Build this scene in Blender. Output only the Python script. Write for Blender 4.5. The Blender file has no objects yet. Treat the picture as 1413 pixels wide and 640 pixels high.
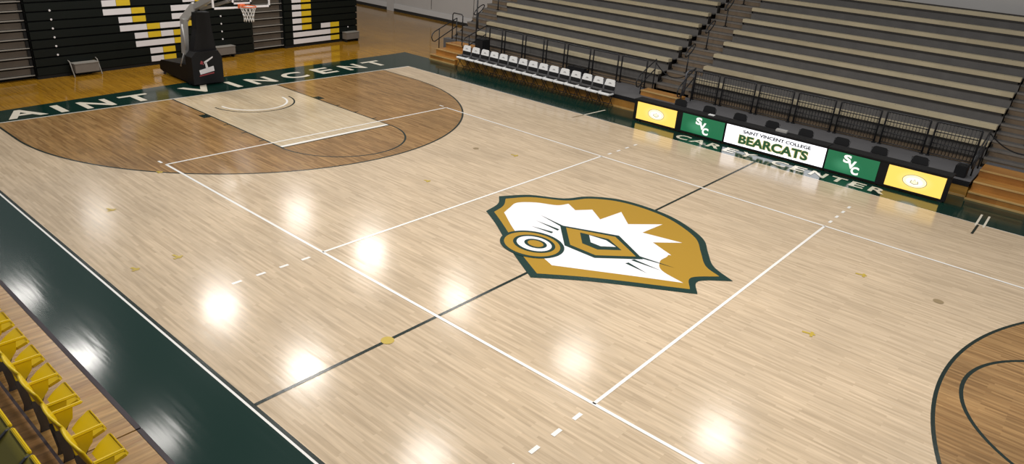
import bpy, bmesh, math, random
from mathutils import Vector, Matrix
random.seed(7)
SC = bpy.context.scene
COL = SC.collection
PI = math.pi

# ------------------------------------------------------------------ materials
def srgb(r, g, b):
    def f(c):
        c /= 255.0
        return c / 12.92 if c <= 0.04045 else ((c + 0.055) / 1.055) ** 2.4
    return (f(r), f(g), f(b), 1.0)

def nodes(name):
    m = bpy.data.materials.new(name)
    m.use_nodes = True
    nt = m.node_tree
    bsdf = nt.nodes['Principled BSDF']
    return m, nt, bsdf

def plain(name, col, rough=0.5, metal=0.0, spec=0.5, noise=0.0, nscale=8.0):
    m, nt, b = nodes(name)
    b.inputs['Roughness'].default_value = rough
    b.inputs['Metallic'].default_value = metal
    b.inputs['Specular IOR Level'].default_value = spec
    b.inputs['Base Color'].default_value = col
    if noise:
        tc = nt.nodes.new('ShaderNodeTexCoord')
        nz = nt.nodes.new('ShaderNodeTexNoise')
        nz.inputs['Scale'].default_value = nscale
        nz.inputs['Detail'].default_value = 4
        mx = nt.nodes.new('ShaderNodeMix'); mx.data_type = 'RGBA'
        mx.inputs[6].default_value = tuple(c * (1 - noise) for c in col[:3]) + (1,)
        mx.inputs[7].default_value = tuple(min(1, c * (1 + noise)) for c in col[:3]) + (1,)
        nt.links.new(tc.outputs['Object'], nz.inputs['Vector'])
        nt.links.new(nz.outputs['Fac'], mx.inputs[0])
        nt.links.new(mx.outputs[2], b.inputs['Base Color'])
    return m

def floor_gloss(nt, b, rough, wav=0.012, spec=0.5):
    """sealed gym floor: clear varnish with a faint waviness along the strips"""
    b.inputs['Roughness'].default_value = rough
    b.inputs['Specular IOR Level'].default_value = spec
    tc = nt.nodes.new('ShaderNodeTexCoord')
    mp = nt.nodes.new('ShaderNodeMapping')
    mp.inputs['Scale'].default_value = (0.7, 7.0, 1)
    nz = nt.nodes.new('ShaderNodeTexNoise')
    nz.inputs['Scale'].default_value = 1.0
    nz.inputs['Detail'].default_value = 2
    bp = nt.nodes.new('ShaderNodeBump')
    bp.inputs['Strength'].default_value = 0.13
    bp.inputs['Distance'].default_value = wav
    nt.links.new(tc.outputs['Object'], mp.inputs['Vector'])
    nt.links.new(mp.outputs['Vector'], nz.inputs['Vector'])
    nt.links.new(nz.outputs['Fac'], bp.inputs['Height'])
    nt.links.new(bp.outputs['Normal'], b.inputs['Normal'])

def strips(name, c1, c2, rough=0.2, rot=0.0, plank=(0.9, 0.045), streak=0.16, patch=0.1, gloss=True, wav=0.012, spec=0.5):
    """narrow strip flooring: random strip colours, grain streaks, broad patches"""
    m, nt, b = nodes(name)
    L = nt.links
    tc = nt.nodes.new('ShaderNodeTexCoord')
    mp = nt.nodes.new('ShaderNodeMapping')
    mp.inputs['Rotation'].default_value = (0, 0, rot)
    L.new(tc.outputs['Object'], mp.inputs['Vector'])
    br = nt.nodes.new('ShaderNodeTexBrick')
    br.inputs['Scale'].default_value = 1.0
    br.inputs['Brick Width'].default_value = plank[0]
    br.inputs['Row Height'].default_value = plank[1]
    br.inputs['Mortar Size'].default_value = 0.0
    br.inputs['Mortar'].default_value = c2
    br.inputs['Color1'].default_value = c1
    br.inputs['Color2'].default_value = c2
    br.inputs['Bias'].default_value = -0.15
    br.offset = 0.37; br.offset_frequency = 2
    br.squash = 0.8; br.squash_frequency = 3
    L.new(mp.outputs['Vector'], br.inputs['Vector'])
    # grain streaks
    mp2 = nt.nodes.new('ShaderNodeMapping')
    mp2.inputs['Scale'].default_value = (1.6, 22, 1)
    L.new(mp.outputs['Vector'], mp2.inputs['Vector'])
    nz = nt.nodes.new('ShaderNodeTexNoise')
    nz.inputs['Scale'].default_value = 1.0; nz.inputs['Detail'].default_value = 3
    L.new(mp2.outputs['Vector'], nz.inputs['Vector'])
    mr = nt.nodes.new('ShaderNodeMapRange')
    mr.inputs['From Min'].default_value = 0.3; mr.inputs['From Max'].default_value = 0.7
    mr.inputs['To Min'].default_value = 1 - streak; mr.inputs['To Max'].default_value = 1 + streak * 0.5
    L.new(nz.outputs['Fac'], mr.inputs['Value'])
    # wear patches
    nz2 = nt.nodes.new('ShaderNodeTexNoise')
    nz2.inputs['Scale'].default_value = 0.5; nz2.inputs['Detail'].default_value = 2
    L.new(mp.outputs['Vector'], nz2.inputs['Vector'])
    mr2 = nt.nodes.new('ShaderNodeMapRange')
    mr2.inputs['From Min'].default_value = 0.3; mr2.inputs['From Max'].default_value = 0.7
    mr2.inputs['To Min'].default_value = 1 - patch; mr2.inputs['To Max'].default_value = 1 + patch
    L.new(nz2.outputs['Fac'], mr2.inputs['Value'])
    mu = nt.nodes.new('ShaderNodeMath'); mu.operation = 'MULTIPLY'
    L.new(mr.outputs[0], mu.inputs[0]); L.new(mr2.outputs[0], mu.inputs[1])
    vm = nt.nodes.new('ShaderNodeVectorMath'); vm.operation = 'SCALE'
    L.new(br.outputs['Color'], vm.inputs[0]); L.new(mu.outputs[0], vm.inputs['Scale'])
    L.new(vm.outputs[0], b.inputs['Base Color'])
    if gloss:
        floor_gloss(nt, b, rough, wav, spec)
    else:
        b.inputs['Roughness'].default_value = rough
    return m

def paint(name, col, rough=0.2):
    m, nt, b = nodes(name)
    b.inputs['Base Color'].default_value = col
    floor_gloss(nt, b, rough)
    return m

def lit_screen(name, cin, cout, strength, centre=(0.5, 0.5), spread=0.75):
    """LED picture: brighter middle on a coloured field (the screen's own light)"""
    m, nt, b = nodes(name)
    L = nt.links
    tc = nt.nodes.new('ShaderNodeTexCoord')
    mp = nt.nodes.new('ShaderNodeMapping')
    mp.inputs['Location'].default_value = (-centre[0] * 1.4, -0.5, -centre[1])
    mp.inputs['Scale'].default_value = (1.4, 1, 1)
    L.new(tc.outputs['Generated'], mp.inputs['Vector'])
    ln = nt.nodes.new('ShaderNodeVectorMath'); ln.operation = 'LENGTH'
    L.new(mp.outputs['Vector'], ln.inputs[0])
    mr = nt.nodes.new('ShaderNodeMapRange')
    mr.inputs['From Min'].default_value = 0.1; mr.inputs['From Max'].default_value = spread
    mr.interpolation_type = 'SMOOTHSTEP'
    L.new(ln.outputs['Value'], mr.inputs['Value'])
    mx = nt.nodes.new('ShaderNodeMix'); mx.data_type = 'RGBA'
    mx.inputs[6].default_value = cin; mx.inputs[7].default_value = cout
    L.new(mr.outputs[0], mx.inputs[0])
    b.inputs['Base Color'].default_value = (0.01, 0.01, 0.01, 1)
    L.new(mx.outputs[2], b.inputs['Emission Color'])
    b.inputs['Emission Strength'].default_value = strength
    return m

def emit(name, col, strength):
    m, nt, b = nodes(name)
    b.inputs['Base Color'].default_value = (0.01, 0.01, 0.01, 1)
    b.inputs['Emission Color'].default_value = col
    b.inputs['Emission Strength'].default_value = strength
    return m

M = {}
FR = 0.165
M['maple'] = strips('court_maple', (0.62, 0.485, 0.335, 1), (0.49, 0.375, 0.25, 1), FR, patch=0.07, spec=0.36)
M['lane'] = strips('lane_maple', (0.62, 0.50, 0.34, 1), (0.52, 0.40, 0.25, 1), FR)
M['stain'] = strips('stained_maple', (0.37, 0.215, 0.085, 1), (0.22, 0.115, 0.04, 1), FR, streak=0.28, patch=0.16)
M['amber'] = strips('amber_maple', (0.37, 0.185, 0.016, 1), (0.27, 0.125, 0.009, 1), 0.10, streak=0.2)
M['green'] = paint('green_floor_paint', (0.0045, 0.025, 0.018, 1), 0.12)
M['black_line'] = paint('dark_green_line_paint', (0.006, 0.016, 0.011, 1), 0.22)
M['white_line'] = paint('white_line_paint', (0.86, 0.84, 0.80, 1), 0.22)
M['letter'] = paint('cream_letter_paint', (0.72, 0.66, 0.54, 1), 0.22)
M['gold'] = paint('gold_floor_paint', (0.41, 0.235, 0.02, 1), 0.18)
M['emwhite'] = paint('emblem_white_paint', (0.84, 0.83, 0.86, 1), 0.22)
M['emgreen'] = paint('emblem_green_paint', (0.006, 0.032, 0.024, 1), 0.22)
M['tape_gold'] = paint('gold_tape', (0.50, 0.36, 0.05, 1), 0.3)
M['tape_brown'] = paint('brown_tape', (0.30, 0.22, 0.12, 1), 0.3)
M['tier_wood_shaded'] = strips('tier_plywood_shaded', (0.30, 0.155, 0.055, 1), (0.20, 0.10, 0.035, 1), 0.35, rot=PI / 2, plank=(0.9, 0.06), streak=0.4, patch=0.1)  # browner than the front deck: shade behind the chairs put into the colour
M['deck_wood'] = strips('deck_plywood', (0.43, 0.25, 0.085, 1), (0.32, 0.165, 0.05, 1), 0.26, rot=PI / 2, plank=(0.9, 0.06), streak=0.35, patch=0.1)
M['rubber'] = plain('dark_rubber', srgb(52, 42, 48), 0.55)
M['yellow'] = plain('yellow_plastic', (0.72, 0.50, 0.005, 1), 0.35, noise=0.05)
M['shaded_yellow'] = plain('shaded_yellow_plastic', (0.15, 0.125, 0.012, 1), 0.5, noise=0.05)  # yellow chair plastic with its shade painted into the colour
M['grey_metal'] = plain('grey_metal', (0.10, 0.10, 0.11, 1), 0.45, 0.7)
M['black_metal'] = plain('black_painted_steel', (0.012, 0.012, 0.014, 1), 0.4)
M['black_matte'] = plain('black_vinyl', (0.006, 0.006, 0.007, 1), 0.6, spec=0.3)
M['seat_tan'] = strips('bench_tan', (0.50, 0.43, 0.29, 1), (0.43, 0.36, 0.235, 1), 0.4, plank=(2.6, 0.5), streak=0.1, patch=0.06, gloss=False)
M['foot_grey'] = plain('grey_footboard', (0.105, 0.098, 0.092, 1), 0.65, noise=0.25, nscale=3)
M['riser'] = plain('dark_riser', (0.022, 0.018, 0.014, 1), 0.6)
M['brown_riser'] = plain('brown_riser', (0.17, 0.12, 0.075, 1), 0.6, noise=0.2, nscale=4)
M['deck_grey'] = plain('grey_walkway_vinyl', (0.098, 0.096, 0.10, 1), 0.55, noise=0.15, nscale=2)
M['panel_wood'] = strips('orange_plywood', (0.48, 0.25, 0.05, 1), (0.38, 0.17, 0.03, 1), 0.3, plank=(2.4, 0.4), streak=0.25, gloss=False)
M['step_wood'] = strips('step_plywood', (0.42, 0.19, 0.04, 1), (0.33, 0.13, 0.025, 1), 0.35, plank=(2.4, 0.4), streak=0.25, gloss=False)
M['tread_wood'] = strips('tread_edge', (0.55, 0.36, 0.14, 1), (0.48, 0.30, 0.10, 1), 0.35, plank=(2.4, 0.4), streak=0.15, gloss=False)
M['wall'] = plain('painted_block_wall', (0.52, 0.50, 0.48, 1), 0.7, noise=0.05, nscale=1.5)
M['wall_base'] = plain('black_base', (0.02, 0.02, 0.02, 1), 0.5)
M['wall_strip'] = plain('pale_wall_strip', (0.62, 0.61, 0.60, 1), 0.6)
M['fascia'] = plain('dark_green_fascia', (0.004, 0.0065, 0.005, 1), 0.55, spec=0.22)
M['fascia_gap'] = plain('black_gap', (0.003, 0.003, 0.003, 1), 0.8)
M['panel_white'] = plain('white_panel', (0.80, 0.77, 0.78, 1), 0.45, noise=0.04, nscale=5)
M['panel_yellow'] = plain('yellow_panel', (0.75, 0.52, 0.02, 1), 0.45, noise=0.08, nscale=5)
M['slat_edge'] = plain('grey_slat_edge', (0.27, 0.25, 0.22, 1), 0.5)
M['slat_brown'] = plain('brown_slat', (0.085, 0.068, 0.052, 1), 0.6, noise=0.3, nscale=3)
M['box_grey'] = plain('taupe_box', (0.17, 0.15, 0.13, 1), 0.55, noise=0.1)
M['chair_white'] = plain('white_vinyl', (0.82, 0.82, 0.82, 1), 0.4)
M['logo_grey'] = plain('grey_print', (0.30, 0.30, 0.30, 1), 0.5)
M['silver'] = plain('silver_steel', (0.50, 0.49, 0.47, 1), 0.45, 0.3)
M['orange'] = plain('rim_orange', (0.75, 0.13, 0.02, 1), 0.4)
M['net'] = plain('white_net', (0.75, 0.74, 0.72, 1), 0.7)
M['logo_red'] = plain('red_print', (0.35, 0.05, 0.06, 1), 0.5)
gm, gnt, gb = nodes('clear_backboard')
gb.inputs['Transmission Weight'].default_value = 1.0
gb.inputs['Roughness'].default_value = 0.02
gb.inputs['IOR'].default_value = 1.05
M['glass'] = gm
M['led_yellow'] = lit_screen('led_yellow', (1.0, 0.93, 0.60, 1), (0.95, 0.60, 0.11, 1), 1.35, spread=0.72)
M['led_green'] = lit_screen('led_green', (0.13, 0.50, 0.27, 1), (0.006, 0.13, 0.05, 1), 1.2, (0.4, 0.4), 0.7)
M['led_white'] = emit('led_white', (0.95, 0.95, 0.98, 1), 1.9)
M['led_mark'] = emit('led_mark_white', (1, 0.98, 0.9, 1), 1.15)
M['led_pale'] = emit('led_mark_cream', (1.0, 0.93, 0.66, 1), 1.08)
M['led_line'] = emit('led_mark_olive', (0.42, 0.36, 0.10, 1), 0.8)
M['led_dark'] = emit('led_text_black', (0.04, 0.045, 0.05, 1), 0.6)
M['led_tgreen'] = emit('led_text_green', (0.015, 0.10, 0.03, 1), 0.8)
M['led_tgold'] = emit('led_text_gold', (0.62, 0.55, 0.22, 1), 0.9)

# ------------------------------------------------------------------ mesh builder
class MB:
    def __init__(s):
        s.v = []; s.f = []; s.mi = []; s.mats = []; s.sm = []
    def slot(s, m):
        if m not in s.mats: s.mats.append(m)
        return s.mats.index(m)
    def add(s, vs, fs, m, smooth=False):
        o = len(s.v); k = s.slot(m)
        s.v += [tuple(v) for v in vs]
        for f in fs:
            s.f.append([i + o for i in f]); s.mi.append(k); s.sm.append(smooth)
    def box(s, a, b, m, bev=0.0, mat4=None):
        x0, y0, z0 = [min(p, q) for p, q in zip(a, b)]; x1, y1, z1 = [max(p, q) for p, q in zip(a, b)]
        bm = bmesh.new()
        bmesh.ops.create_cube(bm, size=1)
        for v in bm.verts:
            v.co = Vector(((x0 + x1) / 2 + v.co.x * (x1 - x0), (y0 + y1) / 2 + v.co.y * (y1 - y0), (z0 + z1) / 2 + v.co.z * (z1 - z0)))
        if bev:
            bmesh.ops.bevel(bm, geom=bm.edges[:], offset=bev, segments=2, affect='EDGES', clamp_overlap=True)
        if mat4 is not None: bm.transform(mat4)
        s.bm(bm, m)
    def bm(s, bm, m, smooth=False):
        bm.verts.index_update()
        s.add([v.co[:] for v in bm.verts], [[v.index for v in f.verts] for f in bm.faces], m, smooth)
        bm.free()
    def poly(s, pts, z, m):
        """flat (possibly concave) polygon, face up"""
        bm = bmesh.new()
        vs = [bm.verts.new((p[0], p[1], z)) for p in pts]
        f = bm.faces.new(vs)
        f.normal_update()
        if f.normal.z < 0: f.normal_flip()
        bmesh.ops.triangulate(bm, faces=[f])
        s.bm(bm, m)
    def rect(s, x0, y0, x1, y1, z, m):
        s.add([(x0, y0, z), (x1, y0, z), (x1, y1, z), (x0, y1, z)], [[0, 1, 2, 3]], m)
    def line(s, p, q, w, z, m):
        p = Vector(p); q = Vector(q); d = (q - p).normalized(); n = Vector((-d.y, d.x)) * w / 2
        s.add([(*(p - n), z), (*(q - n), z), (*(q + n), z), (*(p + n), z)], [[0, 1, 2, 3]], m)
    def ring(s, c, r0, r1, z, m, a0=0, a1=2 * PI, n=64):
        vs = []
        for i in range(n + 1):
            a = a0 + (a1 - a0) * i / n
            vs += [(c[0] + r0 * math.cos(a), c[1] + r0 * math.sin(a), z), (c[0] + r1 * math.cos(a), c[1] + r1 * math.sin(a), z)]
        s.add(vs, [[2 * i, 2 * i + 1, 2 * i + 3, 2 * i + 2] for i in range(n)], m)
    def tube(s, pts, r, m, n=8, closed=False):
        P = [Vector(p) for p in pts]; N = len(P); vs = []
        up = None
        for i in range(N):
            if closed: d = (P[(i + 1) % N] - P[i - 1]).normalized()
            else: d = (P[min(i + 1, N - 1)] - P[max(i - 1, 0)]).normalized()
            if up is None:
                up = Vector((0, 0, 1)) if abs(d.z) < 0.9 else Vector((1, 0, 0))
            a = d.cross(up)
            if a.length < 1e-4: a = d.cross(Vector((0.3, 1, 0.2)))
            a.normalize(); b = a.cross(d).normalized(); up = b
            for k in range(n):
                t = 2 * PI * k / n
                vs.append(P[i] + a * (r * math.cos(t)) + b * (r * math.sin(t)))
        fs = []
        for i in range(N if closed else N - 1):
            j = (i + 1) % N
            for k in range(n):
                l = (k + 1) % n
                fs.append([i * n + k, i * n + l, j * n + l, j * n + k])
        if not closed:
            fs.append([k for k in range(n)][::-1]); fs.append([(N - 1) * n + k for k in range(n)])
        s.add(vs, fs, m, True)
    def prism(s, outline, axis, a, b, m):
        """extrude a 2-D outline along axis ('x': outline is (y,z); 'y': (x,z); 'z': (x,y))"""
        def P(p, t):
            return {'x': (t, p[0], p[1]), 'y': (p[0], t, p[1]), 'z': (p[0], p[1], t)}[axis]
        bm = bmesh.new()
        f = bm.faces.new([bm.verts.new(P(p, a)) for p in outline])
        r = bmesh.ops.extrude_face_region(bm, geom=[f])
        d = Vector(P((0, 0), b)) - Vector(P((0, 0), a))
        for v in [g for g in r['geom'] if isinstance(g, bmesh.types.BMVert)]: v.co += d
        bmesh.ops.recalc_face_normals(bm, faces=bm.faces[:])
        s.bm(bm, m)
    def text(s, body, size, mat4, m, bold=0.0, width=None, extrude=0.0, spacing=1.0):
        cu = bpy.data.curves.new('t', 'FONT'); cu.body = body; cu.size = size
        cu.align_x = 'CENTER'; cu.align_y = 'CENTER'; cu.offset = bold; cu.extrude = extrude
        cu.space_character = spacing; cu.resolution_u = 4
        ob = bpy.data.objects.new('t', cu); COL.objects.link(ob)
        bpy.context.view_layer.update()
        me = ob.evaluated_get(bpy.context.evaluated_depsgraph_get()).to_mesh()
        xs = [v.co.x for v in me.vertices]; ys = [v.co.y for v in me.vertices]
        cx = (min(xs) + max(xs)) / 2; cy = (min(ys) + max(ys)) / 2
        k = (width / (max(xs) - min(xs))) if width else 1
        h = size / (max(ys) - min(ys))
        vs = [mat4 @ Vector(((v.co.x - cx) * k, (v.co.y - cy) * h, v.co.z)) for v in me.vertices]
        s.add(vs, [list(p.vertices) for p in me.polygons], m)
        bpy.data.objects.remove(ob); bpy.data.curves.remove(cu)
    def build(s, name, parent=None, kind=None):
        me = bpy.data.meshes.new(name)
        me.from_pydata(s.v, [], s.f)
        for m in s.mats: me.materials.append(m)
        for p, i, sm in zip(me.polygons, s.mi, s.sm):
            p.material_index = i; p.use_smooth = sm
        me.validate(); me.update()
        o = bpy.data.objects.new(name, me); COL.objects.link(o)
        if parent is not None: o.parent = parent
        if kind: o['kind'] = kind
        return o

def root(name, label, cat, loc=(0, 0, 0), rz=0.0, group=None):
    o = bpy.data.objects.new(name, None); COL.objects.link(o)
    o.empty_display_size = 0.1
    o.location = loc; o.rotation_euler = (0, 0, rz)
    o['label'] = label; o['category'] = cat
    if group: o['group'] = group
    return o

def dup(src, loc, rz, label):
    def cp(o, par):
        c = o.copy(); COL.objects.link(c)
        if par is not None: c.parent = par
        for k in o.children: cp(k, c)
        return c
    r = cp(src, None)
    r.location = loc; r.rotation_euler = (0, 0, rz); r['label'] = label
    return r

def arc(c, r, a0, a1, n, f):
    return [f(c[0] + r * math.cos(a0 + (a1 - a0) * i / n), c[1] + r * math.sin(a0 + (a1 - a0) * i / n)) for i in range(n + 1)]

ORD = ['first', 'second', 'third', 'fourth', 'fifth', 'sixth', 'seventh', 'eighth', 'ninth', 'tenth', 'eleventh', 'twelfth', 'thirteenth', 'fourteenth', 'fifteenth']

# ------------------------------------------------------------------ camera
cam = bpy.data.cameras.new('camera')
cam.sensor_fit = 'HORIZONTAL'; cam.sensor_width = 36.0
cam.lens = 24.9964
cam.clip_end = 200
co = bpy.data.objects.new('camera', cam); COL.objects.link(co)
Cp = Vector((6.8838, -11.2474, 5.8943))
pan, tilt, roll = 2.25360, 0.42470, 0.0778
fw = Vector((math.cos(pan) * math.cos(tilt), math.sin(pan) * math.cos(tilt), -math.sin(tilt)))
r0 = Vector((math.sin(pan), -math.cos(pan), 0)); u0 = r0.cross(fw)
rt = math.cos(roll) * r0 + math.sin(roll) * u0
upv = rt.cross(fw)
co.matrix_world = Matrix(((rt.x, upv.x, -fw.x, Cp.x), (rt.y, upv.y, -fw.y, Cp.y), (rt.z, upv.z, -fw.z, Cp.z), (0, 0, 0, 1)))
SC.camera = co

# ------------------------------------------------------------------ floor with its painted court
fl = MB()
D = 0.0008
WL = M['white_line']; BL = M['black_line']
fl.rect(-32, -13, 15, 19.0, 0, M['amber'])
fl.poly([(-15.05, -9.3), (15, -9.3), (15, 9.5), (-16.62, 9.42), (-16.55, 8.81), (-16.2, 0.69), (-15.82, -2.97), (-15.51, -5.86), (-15.2, -8.6)], D, M['green'])
fl.rect(-14.37, -7.705, 14.37, 7.64, 2 * D, WL)
fl.rect(-14.325, -7.672, 14.325, 7.62, 3 * D, BL)
fl.rect(-14.325, -7.62, 14.325, 7.62, 4 * D, M['maple'])
def threept(sx, R, w, z, m, bx=12.725, hw=None):
    hw = hw or R
    pts = [(-14.325, -hw)] + [(-bx + (R) * math.cos(a), (R) * math.sin(a)) for a in [-PI / 2 + PI * i / 96 for i in range(97)]] + [(-14.325, hw)]
    fl.poly([(p[0] * -sx, p[1]) for p in pts], z, m)
threept(-1, 6.35, 0, 5 * D, BL); threept(-1, 6.295, 0, 6 * D, M['stain'])
threept(1, 6.45, 0, 5 * D, BL); threept(1, 6.395, 0, 6 * D, M['stain'])
# end line strip beside the stained area
fl.rect(-14.325, -6.3, -14.28, 6.3, 7 * D, M['tape_brown'])
# lane (left end)
fl.rect(-14.325, -1.785, -8.50, 1.785, 7 * D, BL)
fl.rect(-14.325, -1.735, -8.545, 1.735, 8 * D, M['lane'])
fl.rect(-8.66, -1.735, -8.56, 1.735, 9 * D, WL)
fl.ring((-8.53, 0), 1.745, 1.795, 7 * D, BL, -PI / 2, PI / 2, 48)
fl.ring((-12.85, 0), 1.20, 1.25, 9 * D, BL, -PI / 2 * 0.98, PI / 2 * 0.98, 48)
fl.ring((-12.85, 0), 0.98, 1.04, 9 * D, WL, -PI / 2 * 0.98, PI / 2 * 0.98, 48)
for sy in (-1, 1):
    fl.rect(-12.3, sy * 1.785, -11.98, sy * 2.0, 9 * D, BL)
    for x in (-11.1, -10.2, -9.35):
        fl.rect(x, sy * 1.785, x + 0.05, sy * 1.92, 9 * D, BL)
# free throw circle (right end)
fl.ring((8.5, 0), 1.90, 1.955, 7 * D, BL, 0, 2 * PI, 96)
fl.rect(8.5, -1.8, 14.3, 1.8, 7 * D, M['lane'])
# centre line
fl.rect(-0.028, -7.62, 0.028, 7.62, 9 * D, BL)
# volleyball court
for y in (-4.475, 4.475): fl.rect(-9, y - 0.028, 9, y + 0.028, 10 * D, WL)
for x in (-9, -3, 3, 9): fl.rect(x - 0.026, -4.475, x + 0.026, 4.475, 10 * D, WL)
for x in (-2.98, 3.0):
    for k in range(4):
        fl.rect(x - 0.03, -4.93 - k * 0.44, x + 0.03, -4.76 - k * 0.44, 10 * D, WL)
        fl.rect(x - 0.03, 4.76 + k * 0.44, x + 0.03, 4.93 + k * 0.44, 10 * D, WL)
for sy in (-1, 1): fl.rect(-9.32, sy * 4.5 - 0.028, -9.15, sy * 4.5 + 0.028, 10 * D, WL)
# coaching box ticks on the far side line
fl.line((-5.88, 7.04), (-5.83, 7.62), 0.05, 10 * D, M['tape_brown']); fl.line((-5.83, 7.62), (-5.77, 8.75), 0.06, 10 * D, M['letter'])
fl.line((5.49, 6.80), (5.49, 7.55), 0.05, 10 * D, BL)
for dx in (0.0, 0.16): fl.line((5.45 + dx, 7.45), (5.43 + dx, 8.42), 0.045, 10 * D, M['letter'])
# little tape marks
def mark(x, y, c, s=0.13):
    fl.line((x - s, y - 0.02), (x + s * 0.5, y + 0.03), 0.05, 10 * D, c); fl.line((x, y + s * 0.7), (x + 0.03, y - s * 0.6), 0.045, 11 * D, c)
for x, y in ((-7.14, -6.44), (-4.44, -6.44), (4.44, -0.42), (4.38, 2.55), (-4.47, 2.6)): mark(x, y, M['tape_gold'])
for x, y in ((-4.45, -7.15), (-8.6, -4.81), (-4.5, -0.5)): mark(x, y, M['tape_gold'], 0.1)
fl.ring((5.7, 2.54), 0, 0.09, 10 * D, M['tape_brown'], n=14); fl.ring((-5.52, 2.2), 0, 0.08, 10 * D, M['tape_brown'], n=14)
fl.ring((0, -5.48), 0, 0.10, 11 * D, M['tape_gold'], n=18)
# emblem in the middle: a plain crest in the team colours
def inset(pts, d):
    n = len(pts); out = []
    for i in range(n):
        p = Vector(pts[i]); a = (p - Vector(pts[i - 1])).normalized(); b = (Vector(pts[(i + 1) % n]) - p).normalized()
        na = Vector((-a.y, a.x)); nb = Vector((-b.y, b.x)); m = (na + nb)
        m = m / max(0.35, m.dot(na) if m.length else 1)
        out.append(tuple(p + m * d))
    return out
def smooth(pts, n=6):
    """Catmull-Rom through the points; a third value of 1 marks a sharp corner"""
    out = []; N = len(pts)
    for i in range(N):
        p0, p1, p2, p3 = pts[i - 1], pts[i], pts[(i + 1) % N], pts[(i + 2) % N]
        c1 = len(p1) > 2; c2 = len(p2) > 2
        m1 = ((p2[0] - p0[0]) / 2, (p2[1] - p0[1]) / 2) if not c1 else ((p2[0] - p1[0]) * 0.9, (p2[1] - p1[1]) * 0.9)
        m2 = ((p3[0] - p1[0]) / 2, (p3[1] - p1[1]) / 2) if not c2 else ((p2[0] - p1[0]) * 0.9, (p2[1] - p1[1]) * 0.9)
        for k in range(n):
            t = k / n; h1 = 2 * t**3 - 3 * t**2 + 1; h2 = t**3 - 2 * t**2 + t; h3 = -2 * t**3 + 3 * t**2; h4 = t**3 - t**2
            out.append((h1 * p1[0] + h2 * m1[0] + h3 * p2[0] + h4 * m2[0], h1 * p1[1] + h2 * m1[1] + h3 * p2[1] + h4 * m2[1]))
    return out
def disc(x, y, rx, ry, z, m): fl.poly([(x + rx * math.cos(2 * PI * k / 48), y + ry * math.sin(2 * PI * k / 48)) for k in range(48)], z, m)
crest = [(-2.40, -0.76, 1), (-1.85, -1.08), (-1.30, -1.45), (-0.62, -1.90), (0.16, -2.36, 1), (0.80, -1.80), (1.35, -1.40), (1.92, -1.02), (2.52, -0.62, 1), (2.30, -0.16),
         (2.74, 0.34, 1), (2.22, 0.62), (1.86, 1.10), (1.50, 1.62), (0.95, 1.98), (0.35, 2.20), (-0.35, 2.24), (-0.98, 2.10), (-1.50, 1.68), (-1.78, 1.15), (-2.42, 0.70), (-2.80, 0.10, 1), (-2.52, -0.25)]
gold = [(-2.26, -0.66, 1), (-1.80, -0.94), (-1.25, -1.30), (-0.58, -1.75), (0.14, -2.16, 1), (0.75, -1.65), (1.30, -1.25), (1.86, -0.88), (2.34, -0.56, 1), (2.14, -0.14),
        (2.48, 0.32, 1), (2.10, 0.52), (1.74, 1.02), (1.39, 1.51), (0.88, 1.85), (0.32, 2.06), (-0.33, 2.10), (-0.91, 1.97), (-1.39, 1.60), (-1.66, 1.09), (-2.30, 0.62), (-2.60, 0.10, 1), (-2.36, -0.25)]
fl.poly(smooth(crest), 11 * D, M['emgreen'])
fl.poly(smooth(gold), 12 * D, M['gold'])
# white sweeps left and right and a white sunburst at the top
fl.poly(smooth([(-2.10, -0.52, 1), (-1.30, -1.08), (-0.55, -1.42), (0.12, -1.70, 1), (0.15, -0.9), (-0.30, 0.22), (-0.95, 0.66), (-1.50, 0.98, 1), (-1.62, 0.70), (-2.02, 0.46), (-2.28, 0.12), (-2.20, -0.22)]), 13 * D, M['emwhite'])
fl.poly(smooth([(0.12, -1.70, 1), (0.85, -1.24), (1.45, -0.86), (2.14, -0.44, 1), (1.62, -0.30), (1.40, 0.02), (1.32, 0.42), (0.60, 0.30), (0.10, -0.9)]), 13.2 * D, M['emwhite'])
fl.poly([(-1.20, 0.76), (-0.95, 1.12), (-0.52, 0.80), (-0.45, 1.52), (0.02, 1.06), (0.52, 1.64), (0.46, 0.92), (1.28, 1.12), (0.86, 0.66), (1.42, 0.42), (0.3, -0.3), (-0.5, 0.0)], 13.5 * D, M['emwhite'])
# plain roundels
def rhomb(x, y, rx, ry, z, m): fl.poly([(x - rx, y + 0.1), (x + rx * 0.1, y + ry), (x + rx, y + 0.05), (x + rx * 0.35, y - ry), (x - rx * 0.35, y - ry)], z, m)
rhomb(0.12, -0.22, 1.02, 0.62, 14 * D, M['emgreen']); rhomb(0.12, -0.22, 0.86, 0.51, 15 * D, M['gold'])
rhomb(0.12, -0.20, 0.52, 0.29, 16 * D, M['emgreen']); rhomb(0.14, -0.16, 0.34, 0.16, 17 * D, M['emwhite'])
disc(-0.70, -1.28, 0.66, 0.58, 18 * D, M['emgreen']); disc(-0.70, -1.28, 0.58, 0.50, 19 * D, M['gold'])
disc(-0.68, -1.24, 0.44, 0.37, 20 * D, M['emgreen']); disc(-0.68, -1.24, 0.37, 0.30, 21 * D, M['emwhite'])
disc(-0.66, -1.22, 0.24, 0.19, 22 * D, M['emgreen']); disc(-0.66, -1.22, 0.17, 0.13, 23 * D, M['gold'])
for sx in (-1, 1):
    for k in range(3):
        fl.poly([(0.12 + sx * 0.90, -0.10 - k * 0.20), (0.12 + sx * (1.62 - 0.12 * k), -0.02 - k * 0.30), (0.12 + sx * 0.88, -0.18 - k * 0.20)], 14.5 * D, M['emgreen'])
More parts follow.
